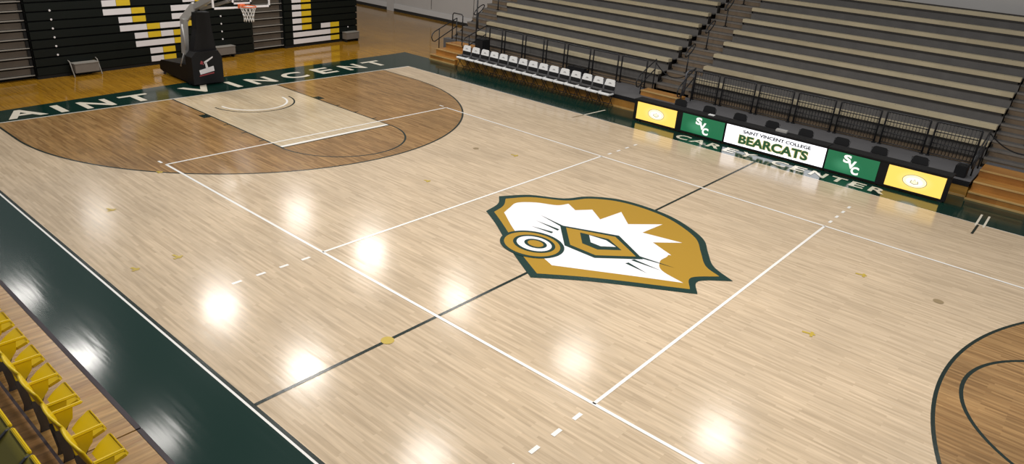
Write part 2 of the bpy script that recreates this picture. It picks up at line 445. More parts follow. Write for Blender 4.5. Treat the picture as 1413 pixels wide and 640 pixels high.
# the names painted on the aprons
LM = M['letter']
def floor_letter(ch, x, y, up, size, width, bold):
    uy = Vector((up[0], up[1], 0)).normalized(); ux = uy.cross(Vector((0, 0, 1)))
    mt = Matrix(((ux.x, uy.x, 0, x), (ux.y, uy.y, 0, y), (0, 0, 1, 10 * D), (0, 0, 0, 1)))
    fl.text(ch, size, mt, LM, bold, width)
for ch, x, y, w in (('S', -14.68, -6.75, 0.75), ('A', -14.93, -5.50, 0.95), ('I', -14.93, -4.62, 0.2), ('N', -14.93, -3.66, 0.8), ('T', -14.96, -2.50, 0.85)):
    floor_letter(ch, x, y, (-1, -0.05), 0.8, w, 0.02)
for ch, x, y, w in (('V', -15.06, -0.55, 1.0), ('I', -15.06, 0.62, 0.2), ('N', -15.10, 1.65, 0.85), ('C', -15.2, 3.0, 0.9), ('E', -15.30, 4.35, 0.75), ('N', -15.30, 5.62, 0.85), ('T', -15.38, 6.80, 0.85)):
    floor_letter(ch, x, y, (-1, -0.06), 0.84, w, 0.02)
for ch, x, w in (('C', -2.48, 0.42), ('A', -1.96, 0.46), ('R', -1.44, 0.40), ('E', -0.95, 0.36), ('Y', -0.42, 0.44), ('C', 0.52, 0.42), ('E', 1.06, 0.36), ('N', 1.60, 0.42), ('T', 2.12, 0.40), ('E', 2.62, 0.36), ('R', 3.12, 0.40)):
    floor_letter(ch, x, 8.08, (0, 1), 0.46, w, 0.012)
floor = fl.build('floor', kind='structure')

# ------------------------------------------------------------------ back wall
def wall_y(x): return 16.95 + (x + 26.4) * 0.0165
wb = MB()
ang = math.atan(0.0165)
wm = Matrix.Translation((-26.4, 17.15, 0)) @ Matrix.Rotation(ang, 4, 'Z')
wb.box((-6, 0.0, 0), (38, 0.25, 7.5), M['wall'], mat4=wm)
o = wb.build('wall_back', kind='structure')
wb = MB()
wb.box((-6, -0.035, 0.16), (9.5, 0.0, 0.42), M['wall_strip'], mat4=wm)
wb.box((-6, -0.045, 0.0), (9.5, 0.0, 0.15), M['wall_base'], mat4=wm)
wb.build('baseboard_back', kind='structure')
wb = MB()
for x in (-0.15, 3.1, 6.3): wb.box((x, -0.012, 0.52), (x + 0.03, 0.0, 7.4), M['foot_grey'], mat4=wm)
wb.box((-0.55, -0.06, 0), (0.05, 0.0, 7.4), M['wall'], mat4=wm)
wb.build('trim_1', kind='structure')
wb = MB()
wb.box((-32.2, -13, 0), (-32, 16.6, 7.5), M['wall']); wb.build('wall_left', kind='structure')

# ------------------------------------------------------------------ bleachers on the far side
RUN, RISE = 0.632, 0.3636
Y0, Z0, NR = 11.5, 1.055, 9
DZ = 0.42            # walkway height
def bleacher(name, label, x0, x1, x0t, x1t):
    R = root(name, label, 'bleachers', ((x0 + x1) / 2, Y0, 0))
    cx = (x0 + x1) / 2
    for i in range(NR):
        a = x0 - cx; b = x1 - cx
        y = i * RUN; z = Z0 + i * RISE
        s = MB()
        n = max(1, int(round((b - a) / 2.4)))
        s.box((a, y, z - 0.125), (b, y + 0.27, z), M['seat_tan'], 0.008)
        for k in range(n):                        # bolt heads along the board
            for q in (0.2, 0.8):
                xx = a + (b - a) * (k + q) / n
                s.box((xx - 0.012, y + 0.10, z), (xx + 0.012, y + 0.125, z + 0.003), M['riser'])
        s.build('bench_seat', R)
        f = MB()
        zf = z - 0.40
        f.box((a, y - (0.33 if i else 0.16), zf - 0.035), (b, y + 0.30, zf), M['foot_grey'])
        f.box((a, y - (0.335 if i else 0.165), zf - 0.05), (b, y - (0.30 if i else 0.13), zf + 0.003), M['riser'])
        f.build('footboard', R)
        g = MB()
        g.box((a, y + 0.055, zf), (b, y + 0.08, z - 0.125), M['foot_grey'])
        g.box((a, y + 0.02, z - 0.18), (b, y + 0.04, z - 0.125), M['riser'])  # dark strip painting the shadow under the seat board
        if not i: g.box((a, y - 0.14, DZ), (b, y - 0.11, zf - 0.05), M['brown_riser'])
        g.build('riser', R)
        for xx, sg in ((a, 1), (b, -1)):
            e = MB()
            e.prism([(y + 0.02, z - 0.126), (y + 0.26, z - 0.126), (y + 0.26, zf), (y + 0.17, zf), (y + 0.12, z - 0.24), (y + 0.02, z - 0.19)], 'x', xx + sg * 0.003, xx + sg * 0.05, M['black_metal'])
            e.build('end_bracket', R)
    c = MB()
    ex = x0 - cx, x1 - cx
    yb = (NR - 1) * RUN + 0.28; zt = Z0 + (NR - 1) * RISE
    c.box((ex[0], yb, zt - 0.45), (ex[1], yb + 0.05, zt + 0.04), M['riser'])
    c.build('rear_panel', R)
    # understructure that carries the rows
    u = MB()
    for t in (0.02, 0.25, 0.5, 0.75, 0.98):
        xa = (x0 - cx) + (x1 - x0) * t
        u.prism([(-0.10, 0.0), (yb, 0.0), (yb, zt - 0.45), (0.0, Z0 - 0.46), (-0.10, Z0 - 0.46)], 'x', xa - 0.02, xa + 0.02, M['riser'])
    u.build('support_frame', R)
    return R
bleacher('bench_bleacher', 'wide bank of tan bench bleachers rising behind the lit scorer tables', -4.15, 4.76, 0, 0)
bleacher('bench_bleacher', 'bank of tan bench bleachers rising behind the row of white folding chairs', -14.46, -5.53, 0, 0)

# walkway deck in front of the benches
dk = root('walkway_deck', 'raised grey vinyl walkway with wood front below the bench bleachers', 'deck', (0, 9.5, 0))
s = MB()
XD0, XD1 = -13.52, 4.86
s.box((XD0, 0.0, DZ - 0.05), (XD1, 1.83, DZ), M['deck_grey']); s.build('deck_top', dk)
s = MB(); s.box((XD0, -0.02, DZ - 0.13), (XD1, 0.0, DZ), M['black_matte']); s.build('edge_trim', dk)
s = MB(); s.box((XD0, 0.0, 0.045), (XD1, 0.03, DZ - 0.13), M['panel_wood']); s.build('front_panel', dk)
s = MB(); s.box((XD0, -0.012, 0.0), (XD1, 0.03, 0.05), M['tread_wood']); s.build('kick_strip', dk)
s = MB()
for x in (-13.3, -11, -7.5, -4, 0, 4.2): s.box((x, 0.03, 0), (x + 0.05, 1.70, DZ - 0.05), M['riser'])
s.build('deck_frame', dk)

# stepped aisles
def aisle(label, x0, x1, rails, xr):
    R = root('aisle_steps', label, 'aisle steps', ((x0 + x1) / 2, Y0, 0))
    cx = (x0 + x1) / 2
    k = 0
    for i in range(NR * 2):
        yy = i * RUN / 2 - 0.02; zz = Z0 - 0.40 + RISE * 0.5 * i + 0.0
        t = i / 12.0
        a = x0 - cx + 0.012; b = x1 - cx - 0.012
        st = MB()
        st.box((a, yy, zz - 0.045), (b, yy + RUN / 2 + 0.012, zz), M['foot_grey'])
        st.box((a, yy - 0.004, zz - 0.05), (b, yy + 0.03, zz + 0.003), M['box_grey'])
        st.box((a, yy + 0.012, zz - RISE / 2), (b, yy + 0.03, zz - 0.045), M['brown_riser'])
        st.build('tread', R)
    sd = MB()
    for xx in (x0 - cx + 0.02, x1 - cx - 0.06):
        yb = (NR) * RUN; zt = Z0 + (NR - 1) * RISE
        sd.prism([(0.0, 0.0), (yb, 0.0), (yb, zt - 0.35), (0.0, Z0 - 0.47)], 'x', xx, xx + 0.04, M['riser'])
    sd.build('side_panel', R)
    for i in rails:                               # looped grab rails bolted to the steps
        o = Vector((xr - cx, i * RUN / 2 + 0.16, Z0 - 0.40 + RISE * 0.5 * i))
        p = MB(); p.tube([o, o + Vector((0, 0, 0.62))], 0.024, M['black_metal']); h = p.build('handrail', R)
        l = MB(); pts = []
        for k in range(24):
            t = 2 * PI * k / 24
            u = 0.36 * math.cos(t); w = 0.11 * math.sin(t)
            pts.append(o + Vector((0, 0.05 + u * 0.86 - w * 0.5, 0.80 + u * 0.5 + w * 0.86)))
        l.tube(pts, 0.022, M['black_metal'], closed=True); l.build('loop', h)
        b = MB(); b.box(o + Vector((-0.06, -0.06, 0)), o + Vector((0.06, 0.06, 0.03)), M['black_metal'], 0.006); b.build('foot_plate', h)
aisle('grey stepped aisle between the two banks of bench bleachers', -5.53, -4.15, (2, 6, 10, 14), -4.85)
aisle('grey stepped aisle at the right edge beyond the widest bleacher bank', 4.76, 6.2, (2,), 5.55)
aisle('grey stepped aisle beside the white back wall at the far bleacher end', -15.9, -14.46, (2, 6), -15.1)

# wooden entry steps
def wood_steps(label, x0, x1, xl=None):
    R = root('entry_steps', label, 'steps', ((x0 + x1) / 2, 9.4, 0))
    h = (x1 - x0) / 2
    for i, (ya, yb, z) in enumerate(((-0.03, 0.36, 0.21), (0.30, 0.92, 0.41), (0.86, 1.60, 0.60))):
        s = MB()
        s.box((-h, ya + 0.02, 0.0 if i < 2 else 0.0), (h, yb, z - 0.03), M['step_wood'])
        s.build('step', R)
        t = MB(); t.box((-h, ya, z - 0.03), (h, yb, z), M['step_wood'])
        t.box((-h, ya - 0.006, z - 0.032), (h, ya + 0.045, z + 0.003), M['tread_wood']); t.build('tread_edge', R)
    k = MB(); k.box((-h - 0.03, -0.05, 0), (h, -0.03, 0.05), M['tread_wood'])
    k.build('kick_strip', R)
    cx = (x0 + x1) / 2; lz = MB(); lz.box(((xl or x0) - cx, 1.61, 0.0), (h, 1.90, 0.60), M['deck_grey']); lz.build('landing', R)
wood_steps('orange wooden steps at the right edge beside the lit tables', 4.90, 6.2)
XS = -14.97
wood_steps('orange wooden steps past the far end of the white chair row', -15.0, -13.54, -15.9)
# upper step block set on the deck at the middle aisle
R = root('step_block', 'low orange wooden step block on the grey walkway behind the yellow screen', 'step', (-4.62, 10.15, DZ))
s = MB(); s.box((-0.72, 0.02, 0), (0.72, 0.5, 0.15), M['step_wood']); s.build('body', R)
s = MB(); s.box((-0.73, 0, 0.15), (0.73, 0.5, 0.18), M['step_wood']); s.box((-0.73, -0.005, 0.148), (0.73, 0.05, 0.183), M['tread_wood']); s.build('tread', R)

# ------------------------------------------------------------------ guard rails
RY = 11.2
def guard(label, x0, x1, bars, group):
    R = root('guard_rail', label, 'railing', (x0, RY, DZ), group=group)
    w = x1 - x0
    f = MB()
    f.tube([(0.03, 0, 0), (0.03, 0, 0.95), (0.05, 0, 0.975), (w - 0.05, 0, 0.975), (w - 0.03, 0, 0.95), (w - 0.03, 0, 0)], 0.027, M['black_metal'])
    f.build('frame', R)
    for z in ((0.08, 0.38, 0.70) if bars else (0.12,)):
        b = MB(); b.tube([(0.03, 0, z), (w - 0.03, 0, z)], 0.015, M['black_metal'], 6); b.build('rail', R)
    if bars:
        q = MB(); n = int(w / 0.085)
        for k in range(1, n): q.tube([(w * k / n, 0, 0.10), (w * k / n, 0, 0.965)], 0.009, M['black_metal'], 5)
        q.build('balusters', R)
    for xx in (0.03, w - 0.03):
        p = MB(); p.box((xx - 0.045, -0.06, 0), (xx + 0.045, 0.06, 0.035), M['black_metal'], 0.006); p.build('foot_plate', R)
gx = [-3.95, -2.93, -1.52, -0.52, 0.83, 2.14, 3.44, 4.62]
import itertools
GX = [-4.0, -2.98, -1.72, -0.48, 0.80, 2.10, 3.40, 4.66]
for i in range(7):
    guard('black barred guard rail behind the lit tables, %s panel counting from the middle aisle' % ORD[i], GX[i] + 0.05, GX[i + 1] - 0.05, True, 'barred guard rails below the wide bleacher bank')
HX = [-13.45, -12.6, -11.5, -10.42, -9.4, -8.2, -6.95, -5.75]
for i in range(7):
    guard('open black guard rail behind the white chairs, %s panel counting from the far steps' % ORD[i], HX[i] + 0.05, HX[i + 1] - 0.05, False, 'open guard rails below the far bleacher bank')

# handrails flanking the entry steps: a slanted hairpin of tube on two posts
def stair_rail(label, x, y0, y1, zb, z0, z1):
    R = root('stair_handrail', label, 'handrail', (x, y0, zb))
    L = y1 - y0
    h = MB()
    h.tube([(0, L, z1), (0, 0.12, z0 + 0.10), (0, 0.0, z0), (0, -0.04, z0 - 0.12), (0, 0.02, z0 - 0.26), (0, 0.14, z0 - 0.30), (0, L * 0.5, z0 - 0.30 + (z1 - z0) * 0.42), (0, L, z1 - 0.34)], 0.021, M['black_metal'])
    h.build('rail', R)
    for t in (0.28, 1.0):
        p = MB(); yy = L * t
        zt = z0 + 0.06 + (z1 - z0) * t * 0.95 if t < 1 else z1
        p.tube([(0, yy, 0), (0, yy, zt)], 0.021, M['black_metal']); p.build('post', R)
    return R
RL = stair_rail('slanted black handrail on the left of the middle step block', -5.45, 10.0, 11.12, DZ, 0.55, 1.10)
stair_rail('slanted black handrail on the right of the middle step block', -3.85, 9.95, 10.95, DZ, 0.55, 1.12)
RR = stair_rail('slanted black handrail on the left of the right edge wooden steps', 4.76, 9.75, 11.05, DZ, 0.55, 1.05)
stair_rail('slanted black handrail on the outer side of the far wooden steps', -15.07, 9.55, 10.95, 0.0, 0.98, 1.55)
stair_rail('slanted black handrail between the far wooden steps and the white chairs', -13.42, 9.65, 11.0, DZ, 0.55, 1.05)
# end post frame at the middle aisle
R = root('corner_guard', 'grey round tube corner guard at the inner end of the barred rails', 'railing', (-4.06, 10.78, DZ))
s = MB(); s.tube([(0, 0, 0), (0, 0, 0.92), (0.02, 0.06, 0.98), (0.06, 0.14, 1.0), (0.08, 0.40, 1.0)], 0.04, M['grey_metal'], 10); s.build('post', R)
# tall tube posts by the white wall
R = root('aisle_gate', 'tall black tube frame at the head of the far wooden steps', 'railing', (-15.5, 11.13, 0.601))
s = MB(); s.tube([(0, 0, 0), (0, 0, 1.02), (0.06, 0, 1.1), (0.52, 0, 1.1), (0.6, 0, 1.04), (0.6, 0, 0.0)], 0.024, M['black_metal']); s.build('frame', R)
s = MB(); s.tube([(1.3, 0.12, 0), (1.3, 0.12, 1.9)], 0.03, M['black_metal']); s.build('post', R)
# barrier ropes hung on the handrails, sagging across the aisles
def rope(R, a, b, sag):
    s = MB(); a = Vector(a); b = Vector(b)
    s.tube([a.lerp(b, t / 14) - Vector((0, 0, sag * 4 * (t / 14) * (1 - t / 14))) for t in range(15)], 0.018, M['black_matte'], 6)
    s.build('barrier_rope', R)
rope(RL, (0.02, 1.10, 0.98), (1.36, 1.14, 0.88), 0.32)
rope(RR, (0.02, 1.28, 0.98), (1.5, 1.38, 0.85), 0.30)
# ------------------------------------------------------------------ folding chairs in front of the walkway
def folding_chair(name, label, loc, rz, white, group):
    R = root(name, label, 'chair', loc, rz, group)      # seat faces -y
    W = 0.21
    f = MB()
    for sx in (-1, 1):
        f.tube([(sx * W, -0.20, 0.0), (sx * W, 0.13, 0.48), (sx * W, 0.185, 0.84)], 0.012, M['black_metal'], 6)
    f.tube([(-W, -0.115, 0.125), (W, -0.115, 0.125)], 0.009, M['black_metal'], 6)
    f.tube([(-W, 0.185, 0.83), (W, 0.185, 0.83)], 0.011, M['black_metal'], 6)
    f.build('front_frame', R)
    g = MB()
    for sx in (-1, 1): g.tube([(sx * (W - 0.03), 0.20, 0.0), (sx * (W - 0.03), -0.15, 0.42)], 0.011, M['black_metal'], 6)
    g.tube([(-W + 0.03, 0.14, 0.07), (W - 0.03, 0.14, 0.07)], 0.009, M['black_metal'], 6)
    g.build('rear_frame', R)
    c = MB(); c.box((-W - 0.012, -0.225, 0.405), (W + 0.012, 0.13, 0.47), M['chair_white'] if white else M['black_matte'], 0.018)
    if white: c.box((-W + 0.012, -0.10, 0.47), (W - 0.012, 0.12, 0.473), M['black_matte'])
    c.build('seat', R)
    tl = math.radians(8)
    mt = Matrix.Translation((0, 0.165, 0.70)) @ Matrix.Rotation(-tl, 4, 'X')
    b = MB(); b.box((-W + 0.015, -0.022, -0.17), (W - 0.015, 0.014, -0.032), M['black_matte'], 0.012, mt); b.build('lower_back', R)
    t = MB()
    out = [(-W + 0.0, -0.03)] + [(-W + 0.10 + 0.07 * math.cos(a), 0.125 + 0.065 * math.sin(a)) for a in [PI - PI / 2 * k / 5 for k in range(6)]] + [(W - 0.10 + 0.07 * math.cos(a), 0.125 + 0.065 * math.sin(a)) for a in [PI / 2 - PI / 2 * k / 5 for k in range(6)]] + [(W, -0.03)]
    q = MB(); q.prism(out, 'y', -0.026, 0.016, M['chair_white'] if white else M['black_matte'])
    t.add([mt @ Vector(v) for v in q.v], q.f, q.mats[0])
    if white:
        for (xa, xb, za, zb) in ((-0.06, 0.06, 0.045, 0.062), (-0.035, 0.035, 0.07, 0.085)):
            t.box((xa, -0.029, za), (xb, -0.0255, zb), M['logo_grey'], 0, mt)
    t.build('upper_back', R)
    return R
c0 = None
for i in range(15):
    x = -12.92 + i * (6.80 / 14)
    lab = 'white topped black folding chair, %s of the row counting from the far wooden steps' % ORD[i]
    if c0 is None: c0 = folding_chair('folding_chair', lab, (x, 9.25, D), 0, True, 'white folding chairs along the walkway')
    else: dup(c0, (x, 9.25 + random.uniform(-0.012, 0.012), D), random.uniform(-0.03, 0.03), lab)
k0 = None
for i in range(8):
    x = -3.35 + i * 1.0
    lab = 'plain black folding chair behind the lit scorer tables, %s from the middle aisle' % ORD[i]
    if k0 is None: k0 = folding_chair('folding_chair', lab, (x, 9.16, D), 0, False, 'black folding chairs behind the scorer tables')
    else: dup(k0,  (x, 9.16 + random.uniform(-0.01, 0.01), D), random.uniform(-0.06, 0.06), lab)

for o in [q for q in COL.objects if q.get('group') == 'black folding chairs behind the scorer tables']: o.scale = (1, 0.9, 0.91)
# things lying on the walkway
R = root('equipment_bag', 'black equipment bag lying on the walkway behind the white chairs', 'bag', (-8.6, 10.9, DZ))
s = MB(); s.box((-0.45, -0.16, 0), (0.45, 0.16, 0.27), M['black_matte'], 0.07); s.build('body', R)
s = MB(); s.tube([(-0.2, 0, 0.26), (-0.15, 0, 0.34), (0.15, 0, 0.34), (0.2, 0, 0.26)], 0.014, M['black_metal'], 6); s.build('handle', R)
R = root('loudspeaker', 'black loudspeaker on the walkway next to the first white chair', 'speaker', (-13.08, 10.45, DZ))
s = MB(); s.box((-0.24, -0.2, 0), (0.24, 0.2, 0.62), M['black_matte'], 0.03); s.build('cabinet', R)
s = MB(); s.box((-0.2, -0.212, 0.05), (0.2, -0.2, 0.57), M['black_metal']); s.build('grille', R)
R = root('cable_case', 'small black case beside the right edge wooden steps', 'case', (4.55, 9.85, DZ))
s = MB(); s.box((-0.14, -0.16, 0), (0.14, 0.16, 0.30), M['black_matte'], 0.02); s.build('body', R)
s = MB(); s.tube([(-0.08, 0, 0.29), (-0.07, 0, 0.35), (0.07, 0, 0.35), (0.08, 0, 0.29)], 0.012, M['grey_metal'], 6); s.build('handle', R)

# ------------------------------------------------------------------ lit scorer tables
TY = 8.5; ZB, ZT = 0.085, 0.625
def scorer(label, x0, x1):
    R = root('scorer_table', label, 'scorer table', ((x0 + x1) / 2, TY, D))
    h = (x1 - x0) / 2
    s = MB(); s.box((-h + 0.005, 0.012, 0.03), (h - 0.005, 0.10, 0.66), M['black_matte'], 0.006); s.build('front_cabinet', R)
    s = MB(); s.box((-h + 0.003, -0.02, 0.66), (h - 0.003, 0.42, 0.70), M['black_matte'], 0.008); s.build('table_top', R)
    for sx in (-1, 1):
        l = MB(); l.tube([(sx * (h - 0.08), 0.38, 0), (sx * (h - 0.08), 0.38, 0.66)], 0.02, M['black_metal'], 8); l.build('leg', R)
    for sx in (-1, 1):
        l = MB(); l.box((sx * (h - 0.12) - 0.05, 0.03, 0), (sx * (h - 0.12) + 0.05, 0.09, 0.03), M['black_metal']); l.build('foot', R)
    return R, (x0 + x1) / 2
VM = lambda x, z, y=-0.004: Matrix(((1, 0, 0, x), (0, 0, -1, y), (0, 1, 0, z), (0, 0, 0, 1)))
def screen(R, cx, a, b, matname, deco):
    s = MB(); s.box((a - cx, 0.0, ZB), (b - cx, 0.012, ZT), M[matname]); o = s.build('screen', R)
    d = MB(); deco(d, (a + b) / 2 - cx, (ZB + ZT) / 2); d.build('display_picture', o)
def ell(d, x, z, rx, rz, m, y, dx=0, n=40):
    d.add([(x + rx * math.cos(2 * PI * k / n), y, z + rz * math.sin(2 * PI * k / n)) for k in range(n)], [list(range(n))], m)
def deco_crest(d, x, z):
    ell(d, x, z, 0.29, 0.165, M['led_line'], -0.002)
    ell(d, x, z, 0.275, 0.153, M['led_pale'], -0.003)
    ell(d, x, z - 0.01, 0.20, 0.105, M['led_mark'], -0.004)
    pts = [(x - 0.10, z - 0.05), (x, z - 0.085), (x + 0.10, z - 0.05), (x + 0.08, z + 0.02), (x + 0.03, z + 0.0), (x, z + 0.06), (x - 0.03, z + 0.0), (x - 0.08, z + 0.02)]
    d.add([(p[0], -0.005, p[1]) for p in pts], [list(range(8))], M['led_line'])
    pts = [(x + (p[0] - x) * 0.82, z - 0.012 + (p[1] - z + 0.012) * 0.80) for p in pts]
    d.add([(p[0], -0.006, p[1]) for p in pts], [list(range(8))], M['led_pale'])
def deco_svc(d, x, z):
    for ch, dx, dz, w in (('S', -0.13, 0.135, 0.18), ('V', 0.0, 0.01, 0.21), ('C', 0.12, -0.13, 0.18)):
        d.text(ch, 0.22, VM(x + dx, z + dz, -0.003 - 0.001 * (dx + 0.15) * 5), M['led_mark'], 0.010, w * 1.12)
def deco_words(d, x, z):
    d.text('SAINT VINCENT COLLEGE', 0.10, VM(x + 0.06, z + 0.165, -0.003), M['led_dark'], 0.005, 1.98)
    d.text('BEARCATS', 0.285, VM(x, z - 0.075, -0.003), M['led_tgold'], 0.024, 2.06)
    d.text('BEARCATS', 0.265, VM(x, z - 0.075, -0.005), M['led_tgreen'], 0.008, 2.02)
R, cx = scorer('lit black scorer table with a yellow then a green screen, near the white chairs', -4.56, -1.41)
screen(R, cx, -4.43, -3.03, 'led_yellow', deco_crest); screen(R, cx, -2.82, -1.44, 'led_green', deco_svc)
R, cx = scorer('lit black scorer table with the white BEARCATS screen in the middle', -1.41, 1.555)
screen(R, cx, -1.375, 1.53, 'led_white', deco_words)
R, cx = scorer('lit black scorer table with a green then a yellow screen, near the right steps', 1.555, 4.58)
screen(R, cx, 1.58, 2.90, 'led_green', deco_svc); screen(R, cx, 3.13, 4.47, 'led_yellow', deco_crest)
R = root('control_box', 'flat silver control box on the middle scorer table', 'electronics', (0.15, TY + 0.25, 0.70 + D))
s = MB(); s.box((-0.16, -0.06, 0), (0.16, 0.08, 0.075), M['silver'], 0.01); s.build('body', R)
s = MB(); s.box((-0.12, -0.04, 0.075), (0.12, 0.06, 0.08), M['logo_grey']); s.build('keypad', R)
s = MB(); s.box((-0.09, -0.06, 0), (0.09, 0.06, 0.02), M['chair_white']); o = s.build('paper_pad')
o.location = (-2.0, TY + 0.22, 0.70 + D); o['label'] = 'small white paper pad on the scorer table above the first green screen'; o['category'] = 'paper'

# ------------------------------------------------------------------ folded bleachers at the left end (telescoped shut)
P0 = Vector((-18.48, -4.99, 0)); P1 = Vector((-19.87, 9.3, 0)); UU = (P1 - P0).normalized()
FA = math.atan2(UU.y, UU.x)            # local +x runs along the face; the face looks along local -y... flipped below
def fold_root(label, s0):
    p = P0 + UU * s0
    return root('folded_bleacher', label, 'folded bleachers', (p.x, p.y, 0), FA)
PITCH = 0.2765
NROW = 11
def zrow(k): return 0.115 + k * PITCH
def fascia(R, s0, s1, rows, off=0.0, blocks={}):
    body = MB(); body.box((0, 0.10 , 0), (s1 - s0, 1.2, zrow(NROW)), M['fascia_gap']); body.build('housing', R)
    kb = MB(); kb.box((0, 0.03, 0), (s1 - s0, 0.10, 0.10), M['fascia_gap']); kb.build('kick_board', R)
    for k in rows:
        f = MB(); f.box((0.004, 0.0, zrow(k)), (s1 - s0 - 0.004, 0.09, zrow(k) + 0.235), M['fascia'], 0.006)
        fo = f.build('fascia_board', R)
        for a, b, c in blocks.get(k, ()):
            p = MB(); p.box((a - s0 + 0.004, -0.012, zrow(k) + 0.02), (b - s0 - 0.004, 0.0, zrow(k) + 0.212), M['panel_white'] if c == 'w' else M['panel_yellow'], 0.004)
            p.build('letter_panel', fo)
def slats(R, s0, s1, skew0=0.0):
    w = s1 - s0
    body = MB(); body.box((0, 0.30, 0), (w, 1.2, zrow(NROW)), M['fascia_gap']); body.build('housing', R)
    for k in range(NROW):
        t = MB(); t.box((0.02, 0.06, zrow(k) + 0.005), (w - 0.02, 0.30, zrow(k) + 0.035), M['slat_edge'], 0.006); t.build('tread_edge', R)
        t = MB(); t.box((0.02, 0.12, zrow(k) + 0.05), (w - 0.10, 0.30, zrow(k) + 0.23), M['slat_brown']); t.build('riser', R)
        t = MB(); t.box((w - 0.10, 0.08, zrow(k) + 0.0), (w - 0.02, 0.30, zrow(k) + 0.24), M['fascia_gap']); t.build('end_bracket', R)
G = 0.4705; A = 3.355
def g(n): return A + G * n
blocksV = {
    7: [(g(0), g(1), 'w'), (g(1), g(2), 'y'), (g(6), g(7), 'w'), (g(7), g(8), 'y')],
    6: [(g(0), g(2), 'w'), (g(2), g(3), 'y'), (g(5), g(7), 'w'), (g(7), g(8), 'y')],
    5: [(g(1), g(2), 'w'), (g(2), g(3), 'y'), (g(5), g(6), 'w'), (g(6), g(7), 'y')],
    4: [(g(1), g(3), 'w'), (g(3), g(4), 'y'), (g(4), g(6), 'w'), (g(6), g(7), 'y')],
    3: [(g(2), g(3), 'w'), (g(3), g(4), 'y'), (g(4), g(5), 'w'), (g(5), g(6), 'y')],
    2: [(g(2), g(5), 'w'), (g(5), g(6), 'y')],
    1: [(g(3), g(4), 'w'), (g(4), g(5), 'y')],
    0: [(g(3), g(4), 'w'), (g(4), g(5), 'y')],
}
blocksV[8] = [(g(-1), g(1), 'w'), (g(1), g(2), 'y'), (g(6), g(8), 'w'), (g(8), g(9), 'y')]
c0_, c1_, c2_, c3_, c4_, c5_ = 10.92, 11.39, 11.90, 12.40, 12.92, 13.42
blocksC = {k: [(c0_, c1_, 'w'), (c1_, c2_, 'y')] for k in range(2, 11)}
blocksC[0] = [(c0_, c4_, 'w'), (c4_, c5_, 'y')]
blocksC[1] = [(c0_, c4_, 'w'), (c4_, c5_, 'y')]
blocksC[2] = [(c0_, c1_, 'w'), (c1_, c2_, 'y'), (c3_, c4_, 'w'), (c4_, c5_, 'y')]
R = fold_root('closed bleachers showing brown treads at the left edge of the gym', -2.2)
slats(R, -2.2, 1.05)
R = fold_root('closed dark green bleachers with white and yellow V shape behind the hoop', 1.08)
fascia(R, 1.08, 9.0, range(NROW), 0, blocksV)
R = fold_root('closed bleachers showing brown treads between the two lettered dark banks', 9.02)
slats(R, 9.02, 10.50)
R = fold_root('closed dark green bleachers with white and yellow C shape near the corner', 10.52)
fascia(R, 10.52, 14.50, range(NROW), 0, blocksC)
# seam + number buttons + fold-down steps on the dark bank
def on_face(s, y, z):
    p = P0 + UU * s + Vector((UU.y, -UU.x, 0)) * (-y)
    return Vector((p.x, p.y, z))
def button(s, z, n, what):
    b = MB()
    bm = bmesh.new(); bmesh.ops.create_cone(bm, cap_ends=True, segments=14, radius1=0.032, radius2=0.026, depth=0.012, matrix=Matrix.Translation((0, -0.006, 0)) @ Matrix.Rotation(PI / 2, 4, 'X'))
    b.bm(bm, M['panel_white'])
    o = b.build('row_marker'); p = P0 + UU * s
    o.location = (p.x, p.y, z); o.rotation_euler = (0, 0, FA)
    o['label'] = 'round white marker, %s up from %s' % (ORD[n], what); o['category'] = 'marker'; o['group'] = 'round row markers above ' + what
for n, z in enumerate((0.70, 0.97, 1.24, 1.51, 1.78, 2.05)): button(1.765, z, n, 'the framed taupe step box')
for n, z in enumerate((0.65, 0.93, 1.21, 1.49)): button(7.64, z, n, 'the taupe step box beside the hoop')
button(13.94, 0.61, 0, 'the taupe step box at the corner')
def stepbox(s0, s1, label, frame):
    p = P0 + UU * s0
    R = root('fold_down_step', label, 'step', (p.x, p.y, 0), FA)
    w = s1 - s0
    b = MB(); b.box((0.05, -0.30, 0.12), (w - 0.05, -0.02, 0.40), M['box_grey'], 0.01); b.build('step', R)
    t = MB(); t.box((0.04, -0.31, 0.40), (w - 0.04, -0.015, 0.425), M['slat_edge'], 0.006); t.build('tread', R)
    if frame:
        l = MB()
        for x in (0.0, w): l.tube([(x, -0.02, 0.5), (x, -0.12, 0.46), (x, -0.30, 0.02), (x, -0.30, 0.0)], 0.018, M['slat_edge'], 6)
        l.build('side_frame', R)
    else:
        l = MB()
        for x in (0.10, w - 0.10): l.box((x - 0.02, -0.26, 0), (x + 0.02, -0.06, 0.12), M['black_metal'])
        l.build('bracket', R)
stepbox(2.02, 2.88, 'framed taupe step box folded against the dark bleachers left of the V', True)
stepbox(7.1, 8.0, 'taupe step box by the bleachers just behind the hoop base', False)
stepbox(13.53, 14.39, 'taupe step box at the corner end of the dark bleachers', False)

